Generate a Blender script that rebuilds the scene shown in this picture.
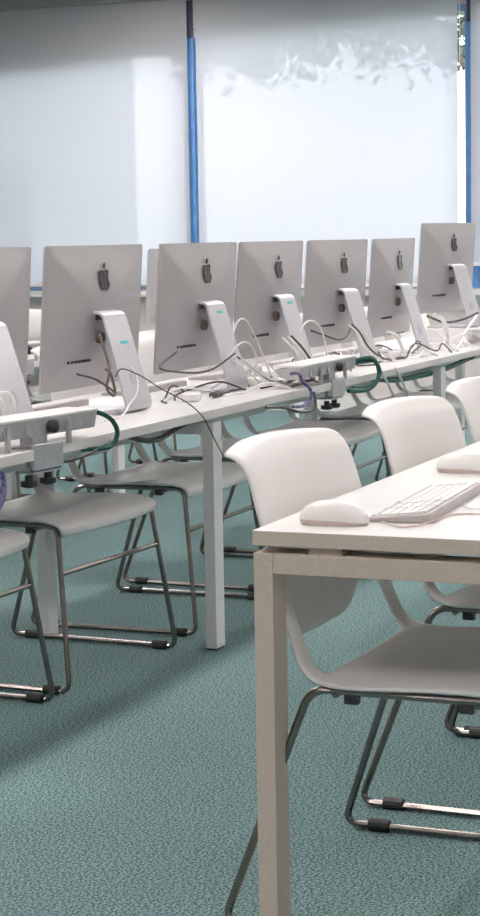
import bpy, bmesh, math, random
from mathutils import Vector, Matrix
random.seed(7)
for o in list(bpy.data.objects): bpy.data.objects.remove(o)
SC = bpy.context.scene
COL = SC.collection
R = math.radians

# ------------------------------------------------------------------ camera
FPX, PITCH, ROLL, YAW, CH = 1942.742, .113, -.017, .386, 1.237
cd = bpy.data.cameras.new('camera'); cam = bpy.data.objects.new('camera', cd); COL.objects.link(cam)
F = Vector((math.cos(YAW)*math.cos(PITCH), math.sin(YAW)*math.cos(PITCH), -math.sin(PITCH)))
Rt = Vector((math.sin(YAW), -math.cos(YAW), 0)); Up = Rt.cross(F)
R2 = math.cos(ROLL)*Rt + math.sin(ROLL)*Up; U2 = -math.sin(ROLL)*Rt + math.cos(ROLL)*Up
M = Matrix((R2, U2, -F)).transposed().to_4x4(); M.translation = (0, 0, CH)
cam.matrix_world = M
cd.sensor_fit = 'VERTICAL'; cd.sensor_height = 24; cd.lens = 24*FPX/916
cd.clip_start = .05; cd.clip_end = 200
cd.dof.use_dof = False
SC.camera = cam
# ------------------------------------------------------------------ world, exposure
SC.view_settings.view_transform = 'Standard'; SC.view_settings.look = 'None'
SC.view_settings.gamma = 1; SC.view_settings.use_curve_mapping = False
SC.view_settings.exposure = 0.62
SKY_STRENGTH = 3.9
FILL_LAMP_W = 25.5          # emission of the added ceiling light diffusers
w = bpy.data.worlds.new('sky'); SC.world = w; w.use_nodes = True
nt = w.node_tree; nt.nodes.clear()
wo = nt.nodes.new('ShaderNodeOutputWorld'); bg = nt.nodes.new('ShaderNodeBackground')
tc = nt.nodes.new('ShaderNodeTexCoord'); sp = nt.nodes.new('ShaderNodeSeparateXYZ')
cr = nt.nodes.new('ShaderNodeValToRGB')
nt.links.new(tc.outputs['Generated'], sp.inputs[0]); 
mr = nt.nodes.new('ShaderNodeMapRange'); mr.inputs[1].default_value = -1; mr.inputs[2].default_value = 1
nt.links.new(sp.outputs['Z'], mr.inputs[0]); nt.links.new(mr.outputs[0], cr.inputs[0])
e = cr.color_ramp.elements
e[0].position = .46; e[0].color = (.42, .46, .46, 1)
e[1].position = .52; e[1].color = (.915, .905, 1, 1)
x = e.new(1.0); x.color = (.87, .875, 1, 1)
nt.links.new(cr.outputs[0], bg.inputs[0]); bg.inputs[1].default_value = SKY_STRENGTH
nt.links.new(bg.outputs[0], wo.inputs[0])

# ------------------------------------------------------------------ materials
def mat(name, col, rough=.5, metal=0, noise=None, bump=None, spec=.5, emit=None):
    m = bpy.data.materials.new(name); m.use_nodes = True
    n = m.node_tree; b = n.nodes['Principled BSDF']
    b.inputs['Base Color'].default_value = (*col, 1); b.inputs['Roughness'].default_value = rough
    b.inputs['Metallic'].default_value = metal; b.inputs['Specular IOR Level'].default_value = spec
    tcn = n.nodes.new('ShaderNodeTexCoord')
    if noise:
        sc, col2, det = noise
        t = n.nodes.new('ShaderNodeTexNoise'); t.inputs['Scale'].default_value = sc; t.inputs['Detail'].default_value = det
        n.links.new(tcn.outputs['Object'], t.inputs['Vector'])
        r = n.nodes.new('ShaderNodeValToRGB'); r.color_ramp.elements[0].position = .35; r.color_ramp.elements[1].position = .65
        r.color_ramp.elements[0].color = (*col, 1); r.color_ramp.elements[1].color = (*col2, 1)
        n.links.new(t.outputs['Fac'], r.inputs[0]); n.links.new(r.outputs[0], b.inputs['Base Color'])
    if bump:
        sc, st, ds = bump
        t2 = n.nodes.new('ShaderNodeTexNoise'); t2.inputs['Scale'].default_value = sc; t2.inputs['Detail'].default_value = 3
        n.links.new(tcn.outputs['Object'], t2.inputs['Vector'])
        bp = n.nodes.new('ShaderNodeBump'); bp.inputs['Strength'].default_value = st; bp.inputs['Distance'].default_value = ds
        n.links.new(t2.outputs['Fac'], bp.inputs['Height']); n.links.new(bp.outputs[0], b.inputs['Normal'])
    if emit:
        b.inputs['Emission Color'].default_value = (*emit[0], 1); b.inputs['Emission Strength'].default_value = emit[1]
    return m
def carpet_mat():
    m = mat('teal_carpet', (.1, .22, .22), .95, spec=.15)
    n = m.node_tree; b = n.nodes['Principled BSDF']; L = n.links
    tcn = n.nodes.new('ShaderNodeTexCoord')
    t1 = n.nodes.new('ShaderNodeTexNoise'); t1.inputs['Scale'].default_value = 170; t1.inputs['Detail'].default_value = 1; t1.inputs['Roughness'].default_value = .75
    t2 = n.nodes.new('ShaderNodeTexNoise'); t2.inputs['Scale'].default_value = 2.2; t2.inputs['Detail'].default_value = 5
    for t in (t1, t2): L.new(tcn.outputs['Object'], t.inputs['Vector'])
    r = n.nodes.new('ShaderNodeValToRGB'); e = r.color_ramp.elements
    e[0].position = .42; e[0].color = (.062, .128, .134, 1); e[1].position = .58; e[1].color = (.285, .41, .415, 1)
    L.new(t1.outputs['Fac'], r.inputs[0])
    mx = n.nodes.new('ShaderNodeMix'); mx.data_type = 'RGBA'; mx.blend_type = 'MULTIPLY'; mx.inputs[0].default_value = .35
    r2 = n.nodes.new('ShaderNodeValToRGB'); r2.color_ramp.elements[0].position = .35; r2.color_ramp.elements[1].position = .65
    r2.color_ramp.elements[0].color = (.78, .8, .8, 1)
    L.new(t2.outputs['Fac'], r2.inputs[0]); L.new(r.outputs[0], mx.inputs[6]); L.new(r2.outputs[0], mx.inputs[7])
    L.new(mx.outputs[2], b.inputs['Base Color'])
    bp = n.nodes.new('ShaderNodeBump'); bp.inputs['Strength'].default_value = .12; bp.inputs['Distance'].default_value = .004
    L.new(t1.outputs['Fac'], bp.inputs['Height']); L.new(bp.outputs[0], b.inputs['Normal'])
    return m
def blind_mat():
    m = bpy.data.materials.new('blind_fabric'); m.use_nodes = True; n = m.node_tree; n.nodes.clear(); L = n.links
    out = n.nodes.new('ShaderNodeOutputMaterial')
    d = n.nodes.new('ShaderNodeBsdfDiffuse'); d.inputs[0].default_value = (.66, .65, .67, 1)
    t = n.nodes.new('ShaderNodeBsdfTranslucent'); t.inputs[0].default_value = (.63, .665, .74, 1)
    tr = n.nodes.new('ShaderNodeBsdfTransparent')
    tcn = n.nodes.new('ShaderNodeTexCoord'); wv = n.nodes.new('ShaderNodeTexNoise'); wv.inputs['Scale'].default_value = 160
    L.new(tcn.outputs['Object'], wv.inputs['Vector'])
    bp = n.nodes.new('ShaderNodeBump'); bp.inputs['Strength'].default_value = .15; bp.inputs['Distance'].default_value = .001
    L.new(wv.outputs['Fac'], bp.inputs['Height']); L.new(bp.outputs[0], d.inputs['Normal'])
    a = n.nodes.new('ShaderNodeMixShader'); a.inputs[0].default_value = .42
    b = n.nodes.new('ShaderNodeMixShader'); b.inputs[0].default_value = .05
    L.new(d.outputs[0], a.inputs[1]); L.new(t.outputs[0], a.inputs[2])
    L.new(a.outputs[0], b.inputs[1]); L.new(tr.outputs[0], b.inputs[2]); L.new(b.outputs[0], out.inputs[0])
    return m
def glass_mat():
    m = bpy.data.materials.new('window_glass'); m.use_nodes = True; n = m.node_tree; n.nodes.clear(); L = n.links
    out = n.nodes.new('ShaderNodeOutputMaterial'); tr = n.nodes.new('ShaderNodeBsdfTransparent'); tr.inputs[0].default_value = (.95, .97, .97, 1)
    g = n.nodes.new('ShaderNodeBsdfGlossy'); g.inputs['Roughness'].default_value = .02
    fr = n.nodes.new('ShaderNodeFresnel'); fr.inputs[0].default_value = 1.45
    mx = n.nodes.new('ShaderNodeMixShader'); L.new(fr.outputs[0], mx.inputs[0]); L.new(tr.outputs[0], mx.inputs[1]); L.new(g.outputs[0], mx.inputs[2])
    L.new(mx.outputs[0], out.inputs[0]); return m

MT = dict(
 carpet=carpet_mat(), blind=blind_mat(), glass=glass_mat(),
 wall=mat('wall_paint', (.66, .62, .60), .8, bump=(60, .1, .002)),
 ceil=mat('ceiling_paint', (.8, .79, .78), .9, bump=(40, .2, .003)),
 blue=mat('blue_frame', (.10, .27, .58), .4, noise=(9, (.12, .31, .62), 2)),
 bluegrey=mat('blue_grey_frame', (.24, .36, .56), .45, noise=(9, (.27, .39, .59), 2)),
 gap_shade=mat('shade_strip', (.045, .055, .09), .5, noise=(9, (.06, .07, .11), 2)),  # near-black tone painting the shade between the blinds
 cassette=mat('cassette_grey', (.28, .27, .28), .6, noise=(20, (.31, .30, .31), 2)),
 shell=mat('chair_shell', (.76, .735, .73), .42, noise=(3, (.80, .775, .77), 2)),
 tube=mat('dark_steel', (.30, .265, .25), .22, 1.0, noise=(30, (.25, .22, .205), 3)),
 black=mat('black_plastic', (.025, .024, .026), .5, noise=(40, (.04, .04, .04), 2)),
 top=mat('desk_top', (.76, .745, .74), .28, noise=(6, (.80, .785, .78), 3)),
 warmlit=mat('desk_frame_warmlit', (.61, .505, .43), .5, noise=(250, (.68, .57, .49), 2)),  # warm light on the near desk worked into its frame colour
 edge=mat('desk_edge_warmlit', (.62, .53, .46), .5, noise=(250, (.69, .59, .52), 2)),  # tabletop edge tinted with the same warm light
 frame=mat('desk_frame_white', (.72, .71, .71), .5, noise=(300, (.77, .76, .75), 2)),
 edgew=mat('desk_edge_white', (.72, .69, .68), .5, noise=(300, (.77, .74, .73), 2)),
 alu=mat('brushed_aluminium', (.46, .44, .455), .42, .45, noise=(260, (.52, .50, .515), 3)),
 stand=mat('stand_aluminium', (.54, .54, .58), .34, .4, noise=(200, (.58, .58, .62), 2)),
 logo=mat('logo_black', (.03, .03, .035), .2, noise=(10, (.04, .04, .045), 1)),
 screen=mat('screen_glass', (.02, .02, .025), .08, noise=(5, (.025, .025, .03), 1)),
 teal=mat('teal_sticker', (.04, .52, .50), .5, noise=(60, (.06, .58, .55), 1)),
 plug=mat('plug_brown', (.10, .075, .07), .6, noise=(40, (.14, .10, .09), 2)),
 wcab=mat('white_cable', (.78, .76, .76), .45, noise=(50, (.72, .70, .70), 2)),
 kcab=mat('black_cable', (.04, .038, .04), .5, noise=(50, (.07, .065, .07), 2)),
 gcab=mat('green_cable', (.006, .07, .055), .5, noise=(120, (.012, .12, .09), 2)),
 pcab=mat('purple_cable', (.05, .035, .14), .5, noise=(90, (.26, .23, .48), 2)),
 pkcab=mat('rose_cable', (.62, .48, .46), .5, noise=(60, (.68, .54, .52), 2)),
 unit=mat('socket_unit_grey', (.52, .51, .52), .4, .3, noise=(30, (.58, .57, .58), 2)),
 unitw=mat('socket_unit_white', (.80, .78, .78), .4, noise=(30, (.76, .75, .75), 2)),
 clamp=mat('clamp_steel', (.50, .51, .54), .4, .5, noise=(60, (.56, .57, .60), 2)),
 key=mat('key_white', (.82, .81, .82), .4, noise=(40, (.78, .77, .78), 1)),
 kbody=mat('keyboard_alu', (.46, .42, .42), .4, .3, noise=(90, (.52, .48, .48), 1)),
 mtop=mat('mouse_white', (.84, .81, .80), .25, noise=(12, (.80, .78, .77), 1)),
 mbase=mat('mouse_base', (.56, .46, .42), .4, noise=(30, (.62, .52, .48), 1)),
 fill_lamp=mat('fill_lamp_diffuser', (.9, .9, .9), .5, emit=((1, .92, .885), FILL_LAMP_W), noise=(5, (.92, .92, .92), 1)),
 leaf=mat('leaf', (.045, .075, .045), .7, noise=(3, (.09, .12, .08), 3)),
 bark=mat('bark', (.10, .08, .06), .9, noise=(12, (.16, .13, .10), 4)),
 render=mat('pale_render', (.40, .43, .47), .9, noise=(1.5, (.44, .47, .51), 4)),
 grass=mat('grass', (.16, .22, .12), .95, noise=(3, (.22, .28, .16), 5)),
)
# ------------------------------------------------------------------ helpers
def link(name, bm, m, parent=None, smooth=True, bevel=0, angle=35):
    bmesh.ops.recalc_face_normals(bm, faces=bm.faces)
    me = bpy.data.meshes.new(name); bm.to_mesh(me); bm.free()
    o = bpy.data.objects.new(name, me); COL.objects.link(o)
    for k in (m if isinstance(m, (list, tuple)) else [m]): me.materials.append(MT[k])
    if bevel:
        bv = o.modifiers.new('bevel', 'BEVEL'); bv.width = bevel; bv.segments = 2; bv.limit_method = 'ANGLE'; bv.angle_limit = R(40)
    if smooth:
        me.shade_smooth()
        try: me.set_sharp_from_angle(angle=R(angle))
        except Exception: pass
    if parent: o.parent = parent
    return o
def box(bm, x0, x1, y0, y1, z0, z1, mi=0):
    vs = [bm.verts.new((x, y, z)) for x in (x0, x1) for y in (y0, y1) for z in (z0, z1)]
    for q in ((0,1,3,2), (4,6,7,5), (0,4,5,1), (2,3,7,6), (0,2,6,4), (1,5,7,3)):
        f = bm.faces.new([vs[i] for i in q]); f.material_index = mi
    return vs
def B(*a):
    bm = bmesh.new(); box(bm, *a); return bm
def prism(bm, pts, ax, a, b):
    """polygon pts (2d) extruded along axis ax ('x','y','z') from a to b"""
    def P(p, t): return {'x': (t, p[0], p[1]), 'y': (p[0], t, p[1]), 'z': (p[0], p[1], t)}[ax]
    A = [bm.verts.new(P(p, a)) for p in pts]; C = [bm.verts.new(P(p, b)) for p in pts]
    n = len(pts); bm.faces.new(A); bm.faces.new(C[::-1])
    for i in range(n): bm.faces.new((A[i], C[i], C[(i+1) % n], A[(i+1) % n]))
def catmull(pts, k=6):
    P = [Vector(p) for p in pts]; P = [P[0]*2-P[1]] + P + [P[-1]*2-P[-2]]; out = []
    for i in range(1, len(P)-2):
        for j in range(k):
            t = j/k
            out.append(.5*((2*P[i]) + (P[i+1]-P[i-1])*t + (2*P[i-1]-5*P[i]+4*P[i+1]-P[i+2])*t*t + (3*P[i]-P[i-1]-3*P[i+1]+P[i+2])*t**3))
    out.append(P[-2]); return out
def fillet(pts, r, k=5):
    P = [Vector(p) for p in pts]; out = [P[0]]
    for i in range(1, len(P)-1):
        a = (P[i-1]-P[i]); b = (P[i+1]-P[i]); rr = min(r, a.length*.45, b.length*.45)
        s = P[i]+a.normalized()*rr; e_ = P[i]+b.normalized()*rr
        for j in range(k+1):
            t = j/k; out.append(s*(1-t)**2 + P[i]*2*t*(1-t) + e_*t*t)
    out.append(P[-1]); return out
def tube(bm, P, r, n=8):
    P = [Vector(p) for p in P]; rings = []; up = Vector((.13, .21, .97))
    for i, p in enumerate(P):
        t = (P[min(i+1, len(P)-1)]-P[max(i-1, 0)]).normalized()
        a = up - t*up.dot(t)
        if a.length < .05: a = Vector((1, 0, 0)) - t*t.x
        a.normalize(); up = a; b = t.cross(a)
        rings.append([bm.verts.new(p + r*(math.cos(2*math.pi*j/n)*a + math.sin(2*math.pi*j/n)*b)) for j in range(n)])
    for i in range(len(rings)-1):
        for j in range(n): bm.faces.new((rings[i][j], rings[i][(j+1) % n], rings[i+1][(j+1) % n], rings[i+1][j]))
    bm.faces.new(rings[0][::-1]); bm.faces.new(rings[-1])
def lathe(bm, prof, c=(0, 0, 0), n=20, ax='z'):
    rings = []
    for r, h in prof:
        ring = []
        for j in range(n):
            a = 2*math.pi*j/n; u, v = r*math.cos(a), r*math.sin(a)
            q = {'z': (u, v, h), 'y': (u, h, v), 'x': (h, u, v)}[ax]
            ring.append(bm.verts.new((c[0]+q[0], c[1]+q[1], c[2]+q[2])))
        rings.append(ring)
    for i in range(len(rings)-1):
        for j in range(n): bm.faces.new((rings[i][j], rings[i][(j+1) % n], rings[i+1][(j+1) % n], rings[i+1][j]))
    bm.faces.new(rings[0][::-1]); bm.faces.new(rings[-1])
def tag(o, label, cat, group=None, kind=None):
    if label: o['label'] = label
    if cat: o['category'] = cat
    if group: o['group'] = group
    if kind: o['kind'] = kind
    return o
def thing(name, label, cat, loc=(0, 0, 0), rz=0, group=None):
    o = bpy.data.objects.new(name, None); COL.objects.link(o); o.empty_display_size = .1
    o.location = loc; o.rotation_euler = (0, 0, rz); return tag(o, label, cat, group)
def struct(name, bm, m, label=None, parent=None, **k):
    o = link(name, bm, m, parent, **k)
    o['kind'] = 'structure'
    if label: o['label'] = label
    return o
def dup(root, loc, rz, label):
    r = root.copy(); COL.objects.link(r); r.location = loc; r.rotation_euler = (0, 0, rz); r['label'] = label
    for ch in list(root.children):
        c = ch.copy(); COL.objects.link(c); c.parent = r
        for g in list(ch.children):
            d = g.copy(); COL.objects.link(d); d.parent = c
    return r

# ------------------------------------------------------------------ room
XW = 13.0
X0, X1, Y0, Y1, ZC = -2.2, XW, -3.2, 9.4, 3.05
struct('floor', B(X0-.2, X1+.2, Y0-.2, Y1+.2, -.12, 0), 'carpet', 'speckled teal carpet floor', smooth=False)
struct('ceiling', B(X0-.2, X1+.2, Y0-.2, Y1+.2, ZC, ZC+.15), 'ceil', 'white painted ceiling', smooth=False)
struct('wall_left', B(X0-.2, X1+.2, Y1, Y1+.2, 0, ZC), 'wall', 'plain wall left of the room', smooth=False)
struct('wall_right', B(X0-.2, X1+.2, Y0-.2, Y0, 0, ZC), 'wall', 'plain wall right of the room', smooth=False)
struct('wall_back', B(X0-.2, X0, Y0, Y1, 0, ZC), 'wall', 'plain wall behind the viewer', smooth=False)
# window wall: piers, sill wall, sloping lintels
wl = bmesh.new()
SILL = .865
box(wl, XW, XW+.22, Y0, Y1, 0, SILL)
MUL = [7.66, 5.625, 3.535, 1.45]              # mullion centres, left to right
box(wl, XW, XW+.22, MUL[0]+.05, Y1, SILL, ZC)
box(wl, XW, XW+.22, Y0, MUL[3]-.05, SILL, ZC)
HEAD = [(2.522, 2.619), (2.724, 2.790), (2.80, 2.84)]
for i in range(3):
    ya, yb = MUL[i]+(.05 if i == 0 else 0), MUL[i+1]-(.05 if i == 2 else 0)
    prism(wl, [(ya, HEAD[i][0]), (yb, HEAD[i][1]), (yb, ZC), (ya, ZC)], 'x', XW, XW+.22)
struct('wall_front', wl, 'wall', 'window wall at the far end of the room', smooth=False)
for i in range(3):
    ya, yb = MUL[i]-.036, MUL[i+1]+.036
    root = bpy.data.objects.new('window_%d' % (i+1), None); COL.objects.link(root); root.location = (XW+.07, (ya+yb)/2, SILL)
    root['kind'] = 'structure'; root['label'] = ['blue framed window behind the left blind', 'blue framed window behind the middle blind', 'blue framed window behind the right blind'][i]
    def W(name, bm, m, lab=None):
        bmesh.ops.translate(bm, verts=bm.verts, vec=-Vector(root.location)); o = link(name, bm, m, root, smooth=False)
        if lab: o['label'] = lab
        return o
    fb = bmesh.new(); xa, xb = XW+.045, XW+.10
    box(fb, xa-.02, xb, yb-.0, ya+.0, SILL, SILL+.075)
    box(fb, xa, xb, yb, yb+.03, SILL+.075, HEAD[i][1]); box(fb, xa, xb, ya-.03, ya, SILL+.075, HEAD[i][0])
    prism(fb, [(ya-.03, HEAD[i][0]-.05), (yb+.03, HEAD[i][1]-.05), (yb+.03, HEAD[i][1]), (ya-.03, HEAD[i][0])], 'x', xa, xb)
    W('window_frame', fb, 'bluegrey')
    cut = 6.22 if i == 0 else (ya+yb)/2
    ym = [ya-.03, cut+.001, cut-.001, yb+.03] if i == 0 else [ya-.03, yb+.03]
    for k in range(0, len(ym), 2):
        a, b_ = ym[k], ym[k+1]; H = lambda y: HEAD[i][0]+(HEAD[i][1]-HEAD[i][0])*(ya-y)/(ya-yb)-.05
        pb = bmesh.new(); prism(pb, [(a, SILL+.075), (b_, SILL+.075), (b_, H(b_)), (a, H(a))], 'x', XW+.07, XW+.076)
        W('window_pane', pb, 'glass')
for i, y in enumerate(MUL[1:3]):
    struct('trim_%d' % (i+1), B(XW-.012, XW+.16, y-.036, y+.036, SILL, 2.66), 'blue',
           ['blue mullion between left and middle blinds', 'blue mullion between middle and right blinds'][i], smooth=False)
    struct('trim_%d' % (i+4), B(XW-.012, XW, y-.036, y+.036, 2.66, ZC-.125), 'gap_shade', 'dark strip painting the shade in the gap above the blue mullion', smooth=False)  # stands in for the unlit gap above the window head
struct('trim_3', B(XW-.10, XW, MUL[3], MUL[0], SILL-.045, SILL-.005), 'unitw', 'pale window sill board', smooth=False)
struct('baseboard_front', B(XW-.02, XW, Y0, Y1, 0, .10), 'unitw', 'pale skirting board under the windows', smooth=False)
# blinds
BL = [(5.609, 7.60), (3.619, 5.542), (1.50, 3.528)]
blab = ['pale roller blind left of the blue strip, with a bright right part', 'wide pale roller blind in the middle with leaf light showing through', 'roller blind at the right edge beyond the bright gap']
for i, (ya, yb) in enumerate(BL):
    t = thing('roller_blind', blab[i], 'blind', (12.93, (ya+yb)/2, .90), 0, 'roller blinds on the window wall')
    h = (yb-ya)/2; zb = [.02, .0, .14][i]
    bm = bmesh.new(); N = 40
    vv = [[bm.verts.new((.0015*math.sin(j*.9+k*.23), -h+2*h*k/N, zb+(2.04-zb)*j/12)) for k in range(N+1)] for j in range(13)]
    for j in range(12):
        for k in range(N): bm.faces.new((vv[j][k], vv[j][k+1], vv[j+1][k+1], vv[j+1][k]))
    link('fabric', bm, 'blind', t)
    link('bottom_bar', B(-.008, .008, -h, h, zb-.022, zb+.004), 'unitw', t, bevel=.002)
    c = bmesh.new(); prism(c, [(-.05, 2.03), (.05, 2.03), (.05, 2.125), (-.05, 2.125)], 'y', -h-.02, h+.02)
    link('cassette', c, 'cassette', t, bevel=.006)
    if i == 1:
        cc = bmesh.new(); tube(cc, [(-.02, -h-.02, 2.03), (-.02, -h-.021, 1.2), (-.02, -h-.02, .1)], .003, 6); link('pull_cord', cc, 'wcab', t)
# added ceiling lights outside the frame light the room; last row brightens the blinds
for xx in (.6, 3.8, 7.0, 9.6, 11.4):
    for yy in (-.8, 2.4, 5.6):
        t = thing('fill_ceiling_light', 'long rectangular ceiling light panel, added out of view', 'light', (xx, yy, ZC), 0, 'added ceiling light panels out of view')
        fr = bmesh.new()
        for a in ((-.66, .66, -.17, -.14), (-.66, .66, .14, .17), (-.66, -.63, -.14, .14), (.63, .66, -.14, .14)): box(fr, *a, -.05, 0)
        link('frame', fr, 'unitw', t, smooth=False)  # frame of the added ceiling light panel
        link('fill_diffuser', B(-.63, .63, -.14, .14, -.035, -.02), 'fill_lamp', t, smooth=False)

# ------------------------------------------------------------------ outdoors
struct('ground', B(XW+.3, 60, -25, 45, -.3, -.2), 'grass', 'grass outside the windows', smooth=False)
def tree(x, y, hh, rr, lab, seed, n, off):
    rnd = random.Random(seed); t = thing('tree', lab, 'tree', (x, y, -.2), 0, 'trees outside the windows')
    tb = bmesh.new(); tube(tb, [(0, 0, 0), (.0, .0, hh*.62), (0, off*.6, hh*.80), (0, off, hh*.9)], .05, 8)
    for k in range(6):
        a = rnd.uniform(0, 6.28); tube(tb, [(0, off*.5, hh*.78), (rr*.3*math.cos(a), off+rr*.3*math.sin(a), hh*.84), (rr*.6*math.cos(a), off+rr*.6*math.sin(a), hh*.95)], .025, 6)
    link('trunk', tb, 'bark', t)
    fb = bmesh.new()
    for k in range(n):
        c = Vector((rnd.gauss(0, rr*.45), off+rnd.uniform(-rr, rr), hh*.80+rnd.uniform(-rr*.45, rr*.45)))
        for q in range(16):
            p = c + Vector([rnd.gauss(0, .16) for _ in range(3)]); a = Vector([rnd.uniform(-1, 1) for _ in range(3)]).normalized(); b_ = a.orthogonal().normalized()
            s = rnd.uniform(.06, .12)
            fb.faces.new([fb.verts.new(p+a*s), fb.verts.new(p+b_*s*.6), fb.verts.new(p-a*s), fb.verts.new(p-b_*s*.6)])
    f = link('foliage', fb, 'leaf', t, smooth=False); f['kind'] = 'stuff'
tree(24, 6.55, 5.6, 1.9, 'leafy tree seen dimly through the middle blind', 3, 210, 1.7)
tree(32, 13.85, 6.7, 1.6, 'leafy tree seen dimly at the left of the middle blind', 5, 110, -1.7)
bt = thing('building', 'pale building seen dimly through the left blind', 'building', (27, 16.6, -.2))
link('wall', B(0, 1.2, -3.45, 6, 0, 7.5), 'render', bt, smooth=False)
link('roof', B(-.2, 1.4, -3.6, 6.3, 7.5, 7.75), 'cassette', bt, smooth=False)
for k in range(3):
    for j in range(2): link('window', B(-.03, .02, -2.2+k*2.4, -1.2+k*2.4, 1.2+j*3, 2.6+j*3), 'screen', bt, smooth=False)

# ------------------------------------------------------------------ desks
DW, DD, DH = 2.43, .632, .73
def make_desk(lab, loc, frame, edge, group, last=True, inset=.062):
    t = thing('desk', lab, 'desk', loc, 0, group)       # origin: near left corner on the floor (min X, max Y towards +Y)
    bm = bmesh.new(); box(bm, 0, DW-.002, 0, DD, .704, .7305)
    for f in bm.faces:
        if abs(f.calc_center_median().z-.7305) > .001: f.material_index = 1
    link('tabletop', bm, ['top', edge], t, smooth=False, bevel=.0015)
    for (xx, s) in ((0.0, 0), (DW-.073, 1))[:2 if last else 1]:
        xa = xx+.001
        for yy in (.001, DD-inset):
            lg = bmesh.new(); box(lg, xa, xa+.066, yy, yy+.036, .006, .691)
            link('leg', lg, frame, t, smooth=False, bevel=.0015)
            link('foot_pad', B(xa+.008, xa+.062, yy+.004, yy+.036, 0, .0065), 'black', t, smooth=False)
        link('end_beam', B(xa, xa+.066, .036, DD-inset, .655, .691), frame, t, smooth=False, bevel=.0015)
        link('spacer', B(xa+.012, xa+.05, .10, .16, .6905, .7045), frame, t, smooth=False)
        link('spacer', B(xa+.012, xa+.05, DD-.16, DD-.10, .6905, .7045), frame, t, smooth=False)
    for yy in (.14, DD-.17):
        link('side_beam', B(.071, DW-.066, yy, yy+.03, .655, .693), frame, t, smooth=False, bevel=.002)
    return t
make_desk('nearest white desk with a frame tinted for warm light, carrying the keyboard and mice', (3.106, 1.242-DD, 0), 'warmlit', 'edge', 'near row of desks', False, .037)
make_desk('second desk of the near row, mostly out of frame at the right edge', (3.106+DW, 1.242-DD, 0), 'warmlit', 'edge', 'near row of desks', True, .037)
MX = 2.868
dl = ['leftmost white desk of the middle row, under the leftmost computers', 'white desk in the middle row right of its tall front white leg', 'white desk at the far right end of the middle row']
for k in range(3): make_desk(dl[k], (MX+k*DW, 2.238, 0), 'frame', 'edgew', 'middle row of desks', k == 2)
fl = ['white desk of the back row seen between the first and second computers', 'white desk of the back row near the windows']
for k in range(2): make_desk(fl[k], (5.67+k*DW, 3.90, 0), 'frame', 'edgew', 'back row of desks', k == 1)
# the visible tall front leg belongs to the middle row; its pair stands behind it

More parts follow.
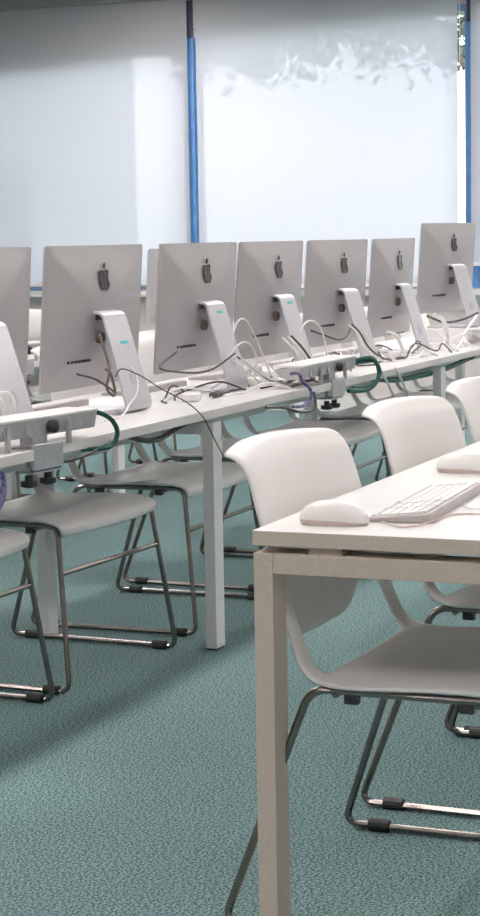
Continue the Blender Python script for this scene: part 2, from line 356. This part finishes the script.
# ------------------------------------------------------------------ chairs (origin on the floor, back towards +Y, front -Y)
PROF = [(-.272, .422), (-.276, .448), (-.254, .468), (-.18, .478), (-.06, .474), (.04, .468), (.095, .468), (.128, .476), (.146, .496),
        (.160, .532), (.175, .580), (.190, .632), (.206, .690), (.222, .750), (.236, .800), (.248, .842), (.266, .868), (.290, .880), (.312, .878)]
def make_chair(lab, group):
    t = thing('chair', lab, 'chair', (0, 0, 0), 0, group)
    bm = bmesh.new(); M_ = 20; N = len(PROF); r1, r2 = 7, 10; ca = 2    # hole: columns ca..M-ca, rows r1..r2
    def halfw(v):
        f = v/(N-1); return .262+.006*math.sin(f*math.pi)
    grid = []
    for j, (y, z) in enumerate(PROF):
        row = []
        for i in range(M_+1):
            u = -1+2*i/M_
            if j <= 8: hw = .286-.012*(j == 0)-.004*(j == 1)
            elif j < 13: hw = .286-.020*(j-8)/4
            else: hw = .266-.014*(j-13)/5-(.012 if j == N-1 else 0)
            x = u*hw; yy, zz = y, z; m = 1-u*u
            if 2 <= j <= 7: zz -= .012*m*math.sin((j-1)/7*math.pi)      # dished seat
            if j == 0: yy += .010*u*u; 
            if j <= 3: yy += .012*u**4
            if j >= 10:
                k = min(1, (j-9)/3); yy += .034*m*k
            if j >= 14: zz += .012*m*(j-13)/5
            row.append([x, yy, zz])
        grid.append(row)
    # seat + arms + back, the opening left free
    V = {}
    def vert(j, i):
        if (j, i) not in V: V[j, i] = bm.verts.new(grid[j][i])
        return V[j, i]
    inner = {}
    for j in range(N-1):
        for i in range(M_):
            mid = ca <= i < M_-ca
            if mid and r1 <= j < 12: continue
            bm.faces.new((vert(j, i), vert(j, i+1), vert(j+1, i+1), vert(j+1, i)))
    # tongue of the backrest hanging between the arms: rows below row 12
    K = 4; cols = list(range(ca, M_-ca+1)); prev = [vert(12, i) for i in cols]
    for k in range(1, K+1):
        row = []
        for i in cols:
            u = abs(-1+2*i/M_)/(1-2*ca/M_); zb = .515+.10*u**7; z0 = grid[12][i][2]; f = k/K
            z = z0+(zb-z0)*f; x = grid[12][i][0]*(1-.04*f*(u**2)); y = grid[12][i][1]-(.022*f*(1-u*u)) - .010*f
            row.append(bm.verts.new((x, y, z)))
        for q in range(len(cols)-1): bm.faces.new((prev[q], prev[q+1], row[q+1], row[q]))
        prev = row
    s = link('shell', bm, 'shell', t, angle=60)
    so = s.modifiers.new('thick', 'SOLIDIFY'); so.thickness = .011; so.offset = -1; so.use_even_offset = True
    sb = s.modifiers.new('smooth', 'SUBSURF'); sb.levels = 1; sb.render_levels = 1
    # sled frames
    sled = [(.0, .5)]
    for sx in (-1, 1):
        top, ft = sx*.268, sx*.318
        P = fillet([(top, 0, .4535), (top, .138, .4535), (ft, .292, .010), (ft, -.292, .010), (top, -.238, .4535), (top, 0, .4535)], .035, 5)
        b = bmesh.new(); tube(b, P, .0078, 8); sl = link('sled_frame', b, 'tube', t)
        for gy in (-.235, .215):
            g = bmesh.new(); lathe(g, [(.0135, -.022), (.0135, .022)], (ft, gy, .0125), 10, 'y'); link('glide', g, 'black', sl)
    b = bmesh.new(); tube(b, [(-.285, -.252, .325), (.285, -.252, .325)], .0075, 8); link('cross_bar', b, 'tube', t)
    for yy in (-.17, .09):
        b = bmesh.new(); tube(b, [(-.27, yy, .446), (.27, yy, .446)], .007, 8); link('seat_rail', b, 'tube', t)
    for sx in (-1, 1):
        for yy in (-.15, .06): link('rubber_stop', B(sx*.265-.009, sx*.265+.009, yy-.012, yy+.012, .431, .452), 'black', t, smooth=False)
    return t
near_l = ['white plastic chair nearest the camera, tucked under the near desk', 'second white chair along the near desk, behind the keyboard', 'third white chair of the near row, cut by the right edge', 'fourth chair of the near row, past the right edge']
mid_l = ['white chair at the far left edge, only its seat front and sled showing', 'white sled chair under the left socket unit, seat at lower left', 'white sled chair just left of the tall middle desk leg', 'white chair behind the tall middle desk leg',
         'white chair under the middle socket unit', 'white chair under the middle row, behind the second near chair', 'white chair under the far part of the middle row', 'white chair under the right end of the middle row']
far_l = ['chair of the back row farthest left', 'second chair from the left in the back row', 'third chair from the left in the back row', 'fourth chair from the left in the back row']
c0 = make_chair(near_l[0], 'chairs along the near desk'); c0.location = (3.44, 1.02, 0); c0.rotation_euler.z = -.02; c0.scale.z = .97
for k, (x, y, a) in enumerate([(4.23, 1.022, -.03), (4.885, 1.022, -.03), (5.62, 1.02, -.02)]): dup(c0, (x, y, 0), a, near_l[k+1])
for k, (x, y, a) in enumerate([(4.235, 2.70, -.03), (4.975, 2.672, -.06), (5.79, 2.672, .0), (6.58, 2.71, -.05), (7.33, 2.69, .03), (8.10, 2.68, -.02), (8.86, 2.70, .03), (9.6, 2.69, 0)]):
    c = dup(c0, (x, y, 0), a, mid_l[k]); c['group'] = 'chairs along the middle row'; c.scale.z = 1.01
for k, (x, y, a) in enumerate([(6.95, 4.34, .05), (7.75, 4.33, -.04), (8.6, 4.35, .03), (9.4, 4.33, 0)]):
    c = dup(c0, (x, y, 0), a, far_l[k]); c['group'] = 'chairs along the back row'; c.scale.z = 1.01

# ------------------------------------------------------------------ all-in-one computers (origin on the desk; back faces -Y)
PW, PH, PZ, TILT = .648, .418, .283, R(4.0)
def rrect(w, h, r, k=6):
    pts = []
    for cx, cz, a0 in ((w/2-r, h/2-r, 0), (-w/2+r, h/2-r, 90), (-w/2+r, -h/2+r, 180), (w/2-r, -h/2+r, 270)):
        for j in range(k+1):
            a = R(a0+90*j/k); pts.append((cx+r*math.cos(a), cz+r*math.sin(a)))
    return pts
def bulge(x, z):
    u, v = min(1, abs(x)/(PW/2)), min(1, abs(z)/(PH/2))
    return .0055+.036*(max(0, 1-u**2.6)*max(0, 1-v**2.6))**.75
TM = Matrix.Translation((0, 0, PZ)) @ Matrix.Rotation(TILT, 4, 'X')
def onpanel(x, z, d=.0012):
    return TM @ Vector((x, -bulge(x, z)-d, z))
def apple():
    R_ = []
    pts = [(0,.36),(.10,.40),(.22,.43),(.34,.41),(.44,.33),(.36,.26),(.31,.16),(.30,.04),(.34,-.08),(.42,-.16),(.47,-.19),(.43,-.32),(.35,-.44),(.26,-.53),(.16,-.54),(.07,-.50),(0,-.49),
           (-.07,-.50),(-.16,-.54),(-.27,-.52),(-.38,-.40),(-.46,-.24),(-.50,-.05),(-.49,.13),(-.43,.29),(-.32,.39),(-.20,.42),(-.10,.39)]
    leaf = [(.0,.46),(.02,.58),(.10,.70),(.22,.74),(.21,.62),(.13,.51)]
    return pts, leaf
def make_computer(lab, sticker):
    t = thing('desktop_computer', lab, 'computer', (0, 0, 0), 0, 'all-in-one computers in the middle row')
    bm = bmesh.new(); ol = rrect(PW, PH, .012); S = [1, .985, .96, .92, .86, .78, .68, .56, .42, .26, .1]
    rings = [[bm.verts.new(TM @ Vector((x, 0, z))) for x, z in ol]]
    for s in S: rings.append([bm.verts.new(TM @ Vector((x*s, -bulge(x*s, z*s), z*s))) for x, z in ol])
    n = len(ol)
    for a in range(len(rings)-1):
        for j in range(n): bm.faces.new((rings[a][j], rings[a][(j+1) % n], rings[a+1][(j+1) % n], rings[a+1][j]))
    bm.faces.new(rings[0]); bm.faces.new(rings[-1])
    hs = link('housing', bm, 'alu', t, angle=50)
    b = bmesh.new(); q = [b.verts.new(TM @ Vector((x, .0012, z+.03))) for x, z in rrect(PW-.02, PH-.078, .004, 2)]; q2 = [b.verts.new(TM @ Vector((x, .0002, z+.03))) for x, z in rrect(PW-.02, PH-.078, .004, 2)]
    b.faces.new(q); b.faces.new(q2[::-1]); [b.faces.new((q[i], q[(i+1) % len(q)], q2[(i+1) % len(q)], q2[i])) for i in range(len(q))]
    link('screen', b, 'screen', t, smooth=False)['label'] = 'dark glass screen'
    b = bmesh.new()
    for poly in apple():
        A = [b.verts.new(onpanel(x*.064, .112+z*.064, .0022)) for x, z in poly]; C = [b.verts.new(onpanel(x*.064, .112+z*.064, -.002)) for x, z in poly]
        b.faces.new(A)
        for i in range(len(A)): b.faces.new((A[i], A[(i+1) % len(A)], C[(i+1) % len(A)], C[i]))
    bmesh.ops.triangulate(b, faces=[f for f in b.faces if len(f.verts) > 4])
    link('logo', b, 'logo', hs, smooth=False)['label'] = 'black apple shaped emblem with a bite and a leaf'
    # port row low on the right seen from the front
    b = bmesh.new()
    for k in range(7):
        p = onpanel(-.20+k*.021, -.125, .0004); box(b, p.x-.006, p.x+.006, p.y-.001, p.y+.006, p.z-.004, p.z+.004)
    link('port_row', b, 'black', hs, smooth=False)
    # stand: one bent plate
    path = fillet([(0, .060, .0045), (0, -.152, .0045), (0, -.068, .292), (0, -.030, .296)], .030, 7)
    b = bmesh.new(); th = .0038; rows = []
    for i, p in enumerate(path):
        d = (path[min(i+1, len(path)-1)]-path[max(i-1, 0)]).normalized(); nrm = Vector((0, -d.z, d.y)); f = min(1, max(0, p.z/.29))
        hw = .088-.014*f
        rows.append([b.verts.new(p+nrm*sg*th+Vector((sx*hw, 0, 0))) for sg, sx in ((1, -1), (1, 1), (-1, 1), (-1, -1))])
    for i in range(len(rows)-1):
        for j in range(4): b.faces.new((rows[i][j], rows[i][(j+1) % 4], rows[i+1][(j+1) % 4], rows[i+1][j]))
    b.faces.new(rows[0]); b.faces.new(rows[-1])
    st = link('stand', b, 'stand', t, angle=40, bevel=.001)
    def onst(x, z, d): # point on rear face of the sloping plate
        f = (z-.0045)/(.292-.0045); return Vector((x, -.152+.084*f-d, z+.0))
    b = bmesh.new(); c = onst(0, .10, .0045); lathe(b, [(.020, -.0006), (.020, .0006)], (0, 0, 0), 20, 'y')
    bmesh.ops.rotate(b, verts=b.verts, matrix=Matrix.Rotation(R(-16.3), 3, 'X')); bmesh.ops.translate(b, verts=b.verts, vec=c)
    g = link('cable_hole', b, 'alu', st); g['label'] = 'round cable hole grommet'
    if sticker is not None:
        b = bmesh.new(); c0_ = onst(0.01, sticker, .0046); box(b, -.024, .024, -.0005, .0005, -.0045, .0045)
        bmesh.ops.rotate(b, verts=b.verts, matrix=Matrix.Rotation(R(-16.3), 3, 'X')); bmesh.ops.translate(b, verts=b.verts, vec=c0_)
        link('sticker', b, 'teal', st, smooth=False)['label'] = 'small teal sticker on the stand'
    b = bmesh.new(); tube(b, [(-.06, -.046, .283), (.06, -.046, .283)], .011, 10); link('hinge', b, 'black', t)
    b = bmesh.new(); p = onpanel(-.03, -.06, 0); lathe(b, [(.017, .004), (.017, -.012), (.011, -.016)], p, 16, 'y'); link('power_plug', b, 'plug', hs)['label'] = 'dark power plug in the back of the housing'
    return t
Z = DH+.0005
comp = [(4.46, 2.575, 0, 'leftmost computer, cut off by the left edge', None), (5.19, 2.575, .0, 'large computer second from left, teal sticker on its stand', .205),
        (5.97, 2.575, .0, 'third computer from left, teal sticker at the top of its stand', .262), (6.64, 2.575, .0, 'fourth computer from left, in front of the middle socket unit', .268),
        (7.375, 2.575, -.045, 'fifth computer from left, beside the big loop of green cable', None), (8.065, 2.56, .02, 'sixth and narrowest looking computer', None), (8.93, 2.56, -.125, 'rightmost computer, standing higher than the others', None)]
made = {}
for (x, y, a, lab, stk) in comp:
    if stk in made and stk is None: c = dup(made[stk], (x, y, Z), a, lab)
    else: c = make_computer(lab, stk); c.location = (x, y, Z); c.rotation_euler = (0, 0, a); made[stk] = c
c.location.z = Z+.067
tag(link('riser_box', B(8.74, 9.04, 2.38, 2.66, Z, Z+.0668), 'unitw', None, bevel=.004), 'low white box under the rightmost computer', 'box')
for k, (x, lab) in enumerate([(7.50, 'computer of the back row, its edge showing left of the second computer'), (8.47, 'computer of the back row hidden behind the second computer'), (9.44, 'computer of the back row, its edge showing left of the third computer')]):
    c = dup(made[None], (x, 4.22, Z), 0, lab); c['group'] = 'all-in-one computers in the back row'; c.scale = (.93, .93, .93)

# ------------------------------------------------------------------ socket units clamped to the desk edge
def make_unit(lab, loc, rz):
    t = thing('socket_unit', lab, 'power strip', loc, rz, 'clamped socket units')    # origin on desk top at front edge centre
    b = bmesh.new(); prism(b, [(.015, .028), (.062, .028), (.105, .055), (.105, .064), (.012, .076), (.006, .070)], 'x', -.335, .24)
    bmesh.ops.translate(b, verts=b.verts, vec=(0, 0, 0)); ub = link('body', b, 'unit', t, smooth=False, bevel=.003)
    link('top_cover', B(-.338, .243, .004, .108, .0705, .0775), 'unitw', t, smooth=False, bevel=.002)
    for k in range(3):
        b = bmesh.new(); lathe(b, [(.020, 0), (.020, -.003), (.016, -.003), (.015, .002)], (-.23+k*.09, .0105, .050), 16, 'y'); link('socket', b, 'unit', ub)
    for sx in (-.235, .02): link('knob_stem', B(sx+.085, sx+.095, .001, .012, -.0, .062), 'clamp', t, smooth=False)
    link('clamp_plate', B(-.062, .062, -.010, -.002, -.052, .012), 'clamp', t, smooth=False, bevel=.002)
    link('clamp_jaw', B(-.06, .06, -.004, .06, .0005, .004), 'clamp', t, smooth=False)
    link('clamp_arm', B(-.03, .03, .016, .056, .003, .030), 'clamp', t, smooth=False)
    link('clamp_foot', B(-.06, .06, -.004, .05, -.060, -.056), 'clamp', t, smooth=False)
    for sx in (-.04, .04):
        b = bmesh.new(); tube(b, [(sx, .024, -.058), (sx, .024, -.030)], .005, 8); link('screw', b, 'clamp', t)
        b = bmesh.new(); lathe(b, [(.010, -.066), (.010, -.080), (.021, -.081), (.021, -.093), (.010, -.097)], (sx, .024, 0), 12); link('knob', b, 'black', t)
    b = bmesh.new(); lathe(b, [(.017, 0), (.017, -.014), (.008, -.018)], (.035, .0065, .050), 12, 'y'); link('knob', b, 'black', t)
    return t
u0 = make_unit('grey socket unit clamped to the desk edge at the left', (4.235, 2.2385, Z), R(-8))
u0b = dup(u0, (6.42, 2.2385, Z), 0, 'grey socket unit clamped to the middle of the row between purple and green cables')
dup(u0, (8.93, 2.2385, Z), 0, 'grey socket unit clamped to the desk edge at the right edge')
uf = dup(u0, (7.22, 3.9005, Z), 0, 'socket unit on the back row, showing between the two left computers')

# ------------------------------------------------------------------ cables
def cable(lab, pts, r, m, k=6, grp=None, dx=0):
    pts = [(x+dx, y-.017 if 2.1 < y < 2.31 else y, z) for x, y, z in pts]
    b = bmesh.new(); tube(b, catmull(pts, k), r*.76, 6); o = link('cable', b, m)
    return tag(o, lab, 'cable', grp)
zt = Z+.004
cable('black cable hanging from the second computer over the tall desk leg', [(5.10, 2.46, .84), (5.062, 2.42, .866), (5.098, 2.38, .845), (5.09, 2.31, .808), (5.12, 2.262, .768), (5.165, 2.232, .724), (5.211, 2.228, .678), (5.269, 2.228, .625), (5.329, 2.235, .586)], .0026, 'kcab')
cable('green cable looping from the right end of the left socket unit', [(4.43, 2.33, .785), (4.46, 2.25, .80), (4.52, 2.22, .780), (4.56, 2.215, .74), (4.55, 2.225, .705), (4.50, 2.235, .70), (4.46, 2.27, .70)], .0085, 'gcab')
cable('dark cable under the desk edge beside the left clamp', [(4.64, 2.29, .700), (4.58, 2.245, .712), (4.50, 2.24, .700), (4.42, 2.24, .690), (4.34, 2.25, .684), (4.28, 2.29, .69)], .0042, 'kcab')
cable('green cable looping from the middle socket unit to its clamp', [(6.74, 2.30, .78), (6.75, 2.235, .795), (6.80, 2.225, .785), (6.85, 2.22, .735), (6.79, 2.225, .692), (6.70, 2.235, .680), (6.58, 2.25, .688)], .0105, 'gcab', dx=-.05)
cable('second green cable strand beside the big green loop', [(6.72, 2.29, .77), (6.77, 2.225, .785), (6.81, 2.215, .75), (6.79, 2.215, .71), (6.70, 2.225, .695), (6.60, 2.24, .70)], .006, 'gcab', dx=-.05)
cable('purple coiled cable at the left end of the middle socket unit', [(6.13, 2.28, .785), (6.08, 2.235, .79), (6.09, 2.225, .765), (6.135, 2.215, .735), (6.14, 2.215, .70), (6.09, 2.225, .682), (6.02, 2.235, .685)], .0075, 'pcab', dx=-.10)
cable('black cable looped below the purple cable', [(6.22, 2.24, .715), (6.18, 2.22, .668), (6.06, 2.225, .662), (5.93, 2.24, .688), (5.80, 2.25, .70)], .006, 'kcab', dx=-.08)
cable('purple cable hanging at the left edge of the picture', [(3.96, 2.24, .715), (3.995, 2.228, .70), (4.00, 2.225, .66), (3.98, 2.23, .62), (3.93, 2.25, .60)], .008, 'pcab', dx=-.035)
cable('purple cable at the right edge on the far end of the row', [(8.57, 2.30, .77), (8.50, 2.235, .79), (8.52, 2.225, .75), (8.60, 2.225, .71)], .014, 'pcab')
cable('tall white cable loop right of the third computer', [(5.90, 2.50, .74), (5.925, 2.42, .80), (5.911, 2.42, .903), (5.94, 2.42, .951), (5.985, 2.42, .968), (6.038, 2.42, .956), (6.108, 2.42, .905), (6.20, 2.43, .84), (6.30, 2.44, .765), (6.40, 2.45, zt)], .0042, 'wcab')
cable('lower white cable loop right of the third computer', [(5.86, 2.42, .85), (5.90, 2.40, .885), (5.96, 2.40, .893), (6.02, 2.40, .877), (6.07, 2.40, .83), (6.10, 2.42, .77), (6.2, 2.44, zt)], .0042, 'wcab')
bund = [(5.88, 2.40, .862), (5.96, 2.38, .815), (6.04, 2.36, .775), (6.14, 2.34, .745)]
for k, (dy, dz, m, lab) in enumerate([(0, 0, 'wcab', 'white cable of the bundle falling from the third computer, topmost'), (-.015, -.012, 'kcab', 'black cable of the bundle falling from the third computer'), (-.03, -.02, 'wcab', 'white cable of the bundle falling from the third computer, lowest'), (.02, -.02, 'wcab', 'white cable of the bundle falling from the third computer, rearmost')]):
    cable(lab, [(x+dy, y+dy, max(z+dz, zt)) for x, y, z in bund] + [(6.30+k*.05, 2.30+k*.02, zt), (6.45+k*.04, 2.42, zt)], .0042, m)
cable('dark cable across the back of the third computer', [(5.70, 2.53, .875), (5.50, 2.50, .838), (5.62, 2.45, .815), (5.72, 2.43, .815), (5.80, 2.42, .83), (5.88, 2.40, .862)], .0042, 'kcab')
cable('brown power lead looping below the stand of the second computer', [(5.105, 2.51, .965), (5.06, 2.46, .87), (5.02, 2.45, .815), (5.04, 2.44, .79), (5.075, 2.45, .80), (5.07, 2.46, .85), (5.12, 2.50, .86)], .0055, 'plug')
cable('dark lead behind the second computer running to its ports', [(4.93, 2.50, .86), (4.96, 2.46, .845), (5.0, 2.44, .82), (5.05, 2.44, .80)], .0045, 'kcab')
cable('white cable curling round the foot of the second computer', [(5.10, 2.42, .875), (5.11, 2.40, .85), (5.08, 2.38, .80), (5.02, 2.38, .765), (4.95, 2.37, .742), (4.86, 2.38, zt)], .004, 'wcab')
cable('white cable loop right of the fourth computer', [(6.56, 2.46, zt), (6.57, 2.42, .82), (6.55, 2.42, .89), (6.60, 2.42, .925), (6.68, 2.42, .930), (6.76, 2.42, .905), (6.81, 2.42, .85), (6.84, 2.42, .78), (6.92, 2.44, zt)], .0045, 'wcab')
cable('dark cable sagging across the back of the fifth computer', [(6.88, 2.50, .885), (6.94, 2.46, .862), (7.04, 2.45, .842), (7.14, 2.45, .846), (7.20, 2.45, .875)], .0048, 'kcab')
for k, (dx, m, lab) in enumerate([(0, 'wcab', 'white cable falling from the stand of the fifth computer, left one'), (.035, 'kcab', 'black cable falling from the stand of the fifth computer'), (.08, 'wcab', 'white cable falling from the stand of the fifth computer, right one')]):
    cable(lab, [(7.12+dx, 2.43, .895), (7.16+dx, 2.41, .86), (7.22+dx*1.4, 2.40, .80), (7.30+dx*1.8, 2.38, .755), (7.42+dx*1.5, 2.37, zt), (7.6, 2.40+k*.03, zt)], .005, m)
for k, (dx, m, lab) in enumerate([(0, 'wcab', 'white cable hanging beside the foot of the fourth computer'), (.05, 'wcab', 'second white cable beside the foot of the fourth computer'), (.09, 'kcab', 'black cable beside the foot of the fourth computer')]):
    cable(lab, [(6.42+dx, 2.44, .885), (6.43+dx, 2.40, .84), (6.47+dx, 2.38, .79), (6.53+dx, 2.37, .748), (6.62+dx, 2.40, zt), (6.75, 2.44+.02*k, zt)], .005, m)
cable('thick white cable end poking up left of the sixth computer', [(7.58, 2.42, .845), (7.66, 2.41, .825), (7.70, 2.40, .78), (7.70, 2.38, zt)], .010, 'wcab')
cable('dark cable from the sixth computer to its stand', [(7.66, 2.44, .83), (7.76, 2.44, .83), (7.90, 2.45, .828)], .005, 'kcab')
cable('thick white plug lead left of the rightmost computer', [(8.25, 2.42, .885), (8.33, 2.41, .865), (8.38, 2.40, .82), (8.38, 2.38, zt)], .012, 'wcab')
cable('dark cable sagging across the back of the rightmost computer', [(8.28, 2.46, .878), (8.44, 2.43, .844), (8.62, 2.40, .846), (8.80, 2.37, .872)], .007, 'kcab')
cable('white cable slanting from the rightmost computer to the desk', [(8.74, 2.36, .86), (8.52, 2.35, .80), (8.30, 2.33, zt), (8.10, 2.31, zt)], .008, 'wcab')
cable('grey loop of cable on the desk left of the rightmost computer', [(8.05, 2.32, .84), (8.12, 2.32, .80), (8.11, 2.31, .76), (8.16, 2.30, zt), (8.22, 2.29, zt)], .010, 'wcab')
for k, (x, lab) in enumerate([(7.10, 'thin white cable hanging under the middle row, left one'), (6.93, 'thin white cable slanting down under the middle row')]):
    cable(lab, [(x-.03, 2.252-.006, .735), (x, 2.245, .71), (x+.09, 2.25, .66), (x+.2, 2.27, .60), (x+.26, 2.30, .54)], .006, 'wcab')
cable('dark cable slung below the desk left of the tall leg', [(4.80, 2.30, .700), (4.92, 2.30, .675), (5.02, 2.30, .672), (5.14, 2.30, .690), (5.22, 2.30, .70)], .010, 'kcab')
cable('dark green cable slung under the right end of the middle row', [(6.95, 2.30, .700), (7.3, 2.30, .672), (7.9, 2.30, .668), (8.4, 2.30, .695)], .014, 'gcab')
cable('white cables looping at the left computer', [(4.30, 2.42, zt), (4.28, 2.38, .80), (4.24, 2.36, .845), (4.20, 2.36, .85), (4.16, 2.36, .82), (4.14, 2.38, zt)], .006, 'wcab')
cable('second white cable loop at the left computer', [(4.33, 2.42, zt), (4.32, 2.37, .80), (4.27, 2.35, .855), (4.19, 2.35, .865), (4.10, 2.36, .84), (4.05, 2.38, zt)], .006, 'wcab')
rnd = random.Random(11)
for k in range(34):
    x = rnd.uniform(5.35, 8.6); y = rnd.uniform(2.34, 2.48); pts = []
    for j in range(5):
        pts.append((x, min(2.52, max(2.29, y)), zt + (.0 if j in (0, 4) else max(0, rnd.uniform(-.02, .06))))); x += rnd.uniform(.05, .14); y += rnd.uniform(-.07, .07)
    dark = k % 3 == 0
    cable('thin black cable tangled with others on the middle row' if dark else 'thin white cable tangled with others on the middle row', pts, .0042, 'kcab' if dark else 'wcab', grp='black tangled cables on the middle row' if dark else 'white tangled cables on the middle row')

# small adapters on the middle row
def adapter(lab, x, y, rz, m, s=(.085, .055, .028)):
    t = thing('power_adapter', lab, 'adapter', (x, y, Z), rz)
    b = bmesh.new(); box(b, -s[0]/2, s[0]/2, -s[1]/2, s[1]/2, 0, s[2]); link('casing', b, m, t, bevel=.006)
    b = bmesh.new(); tube(b, catmull([(s[0]/2, 0, s[2]/2), (s[0]/2+.03, .01, s[2]/2), (s[0]/2+.07, -.01, .004)], 4), .003, 6); link('lead', b, m, t)
    return t
adapter('white power adapter on the desk left of the third stand', 5.56, 2.42, .3, 'unitw')
adapter('dark power adapter near the foot of the third computer', 5.72, 2.40, .1, 'kcab', (.09, .03, .018))
adapter('white adapter beside the foot of the fourth computer', 6.20, 2.47, -.2, 'unitw')
adapter('white adapter left of the fifth computer stand', 6.95, 2.40, .2, 'unitw')
adapter('white adapter near the sixth computer', 7.72, 2.44, .4, 'unitw')
adapter('white adapter left of the rightmost computer', 8.28, 2.44, -.3, 'unitw')
adapter('dark adapter between the sixth and rightmost computers', 7.55, 2.36, .1, 'kcab', (.08, .03, .015))

# ------------------------------------------------------------------ keyboards and mice
def make_keyboard(lab, loc, rz, grp=None):
    t = thing('keyboard', lab, 'keyboard', loc, rz, grp)        # typing side faces +Y
    b = bmesh.new(); prism(b, [(-.058, 0), (.058, 0), (.058, .008), (-.058, .019)], 'x', -.22, .22)
    link('body', b, 'kbody', t, smooth=False, bevel=.003)
    kb = bmesh.new()
    rows = 6; 
    def key(x, y, w_, h_):
        z = .0135-(y)*.095; z2 = z+.003
        vs = box(kb, x-w_/2, x+w_/2, y-h_/2, y+h_/2, z, z2)
        for v in vs: v.co.z += -(v.co.y-y)*.095
    mes = None; keys = []
    for r in range(rows):
        y = -.046+r*.0178; hh = .009 if r == 0 else .0150
        if r == 5:
            lay = [(-.205, .018), (-.184, .018), (-.163, .018), (-.138, .026), (-.060, .122), (.020, .026), (.045, .018)]
            lay = [(-.2, .022), (-.176, .02), (-.15, .026), (-.075, .115), (.0, .026), (.025, .018), (.047, .018)]
        else: lay = [(-.205+c*.0193+(.004*r if c else 0), .0165) for c in range(13)] + ([(.050, .022)] if r else [])
        for (x, w_) in lay: keys.append((x, y, w_, hh))
        for c in range(3):
            keys.append((.083+c*.019, y, .0165, hh))
        for c in range(4): keys.append((.149+c*.0185, y, .0165, hh))
    cache = {}
    for (x, y, w_, h_) in keys:
        x = max(min(x, .212), -.21); kk = (round(w_, 4), h_)
        if kk not in cache:
            kb = bmesh.new(); box(kb, -w_/2, w_/2, -h_/2, h_/2, 0, .0035); o = link('key', kb, 'key', t, smooth=False); cache[kk] = o.data
        else:
            o = bpy.data.objects.new('key', cache[kk]); COL.objects.link(o); o.parent = t
        o.location = (-x, -y, .0135+.0948*y); o.rotation_euler = (math.atan(-.0948), 0, 0)
    return t
k0 = make_keyboard('white keyboard on the near desk beside the nearest mouse', (3.475, 1.035, Z), R(3))
def make_mouse(lab, loc, rz):
    t = thing('computer_mouse', lab, 'mouse', loc, rz)          # long axis = local X
    L_, W_, H_ = .063, .032, .043
    b = bmesh.new(); rings = []
    for j in range(9):
        f = j/8; a = f*math.pi/2; s = math.cos(a)**.75 if j < 8 else .02; z = .010+(H_-.010)*math.sin(a)
        rings.append([b.verts.new((L_*s*abs(math.cos(q))**.85*(1 if math.cos(q) > 0 else -1), W_*s*abs(math.sin(q))**.8*(1 if math.sin(q) > 0 else -1), z-.006*(math.cos(q) > 0)*math.cos(q)*s)) for q in [2*math.pi*i/28 for i in range(28)]])
    for a_ in range(8):
        for i in range(28): b.faces.new((rings[a_][i], rings[a_][(i+1) % 28], rings[a_+1][(i+1) % 28], rings[a_+1][i]))
    b.faces.new(rings[-1]); b.faces.new(rings[0][::-1]); ms = link('shell', b, 'mtop', t, angle=60)
    b = bmesh.new(); rr = []
    for (s, z) in ((.94, 0), (.985, .004), (.99, .011)):
        rr.append([b.verts.new((L_*s*abs(math.cos(q))**.85*(1 if math.cos(q) > 0 else -1), W_*s*abs(math.sin(q))**.8*(1 if math.sin(q) > 0 else -1), z-(.004 if z > .01 and math.cos(q) > 0 else 0)*abs(math.cos(q)))) for q in [2*math.pi*i/28 for i in range(28)]])
    for a_ in range(2):
        for i in range(28): b.faces.new((rr[a_][i], rr[a_][(i+1) % 28], rr[a_+1][(i+1) % 28], rr[a_+1][i]))
    b.faces.new(rr[0][::-1]); b.faces.new(rr[-1]); link('base', b, 'mbase', t, angle=60)['label'] = 'beige mouse base'
    b = bmesh.new(); bmesh.ops.create_uvsphere(b, u_segments=10, v_segments=8, radius=.0042); bmesh.ops.translate(b, verts=b.verts, vec=(.040, 0, .027)); link('scroll_ball', b, 'black', ms)
    return t
m1 = make_mouse('white mouse at the near corner of the near desk', (3.215, 1.128, Z), R(-84))
m2 = dup(m1, (4.00, 1.105, Z), R(-84), 'white mouse beyond the keyboard at the right edge')
cable('thin rose white cable from the keyboard along the near desk', [(3.245, 1.05, zt-.001), (3.20, 1.01, zt-.001), (3.20, .985, zt-.001), (3.27, .965, zt-.001), (3.36, .955, zt-.001), (3.38, .90, zt-.001), (3.36, .85, zt-.001), (3.40, .78, zt-.001)], .0022, 'pkcab')
cable('thin white mouse cable beside the keyboard front edge', [(3.50, .972, zt-.001), (3.46, .955, zt-.001), (3.44, .935, zt-.001), (3.47, .90, zt-.001), (3.52, .85, zt-.001), (3.55, .75, zt-.001)], .002, 'wcab')
for k, (x, y) in enumerate([(5.15, 2.74), (5.93, 2.75), (6.62, 2.74), (7.36, 2.75), (8.1, 2.74)]):
    kc = dup(k0, (x, y, Z), R(0), ['keyboard in front of the second computer', 'keyboard in front of the third computer', 'keyboard in front of the fourth computer', 'keyboard in front of the fifth computer', 'keyboard in front of the sixth computer'][k] + ', hidden behind it')
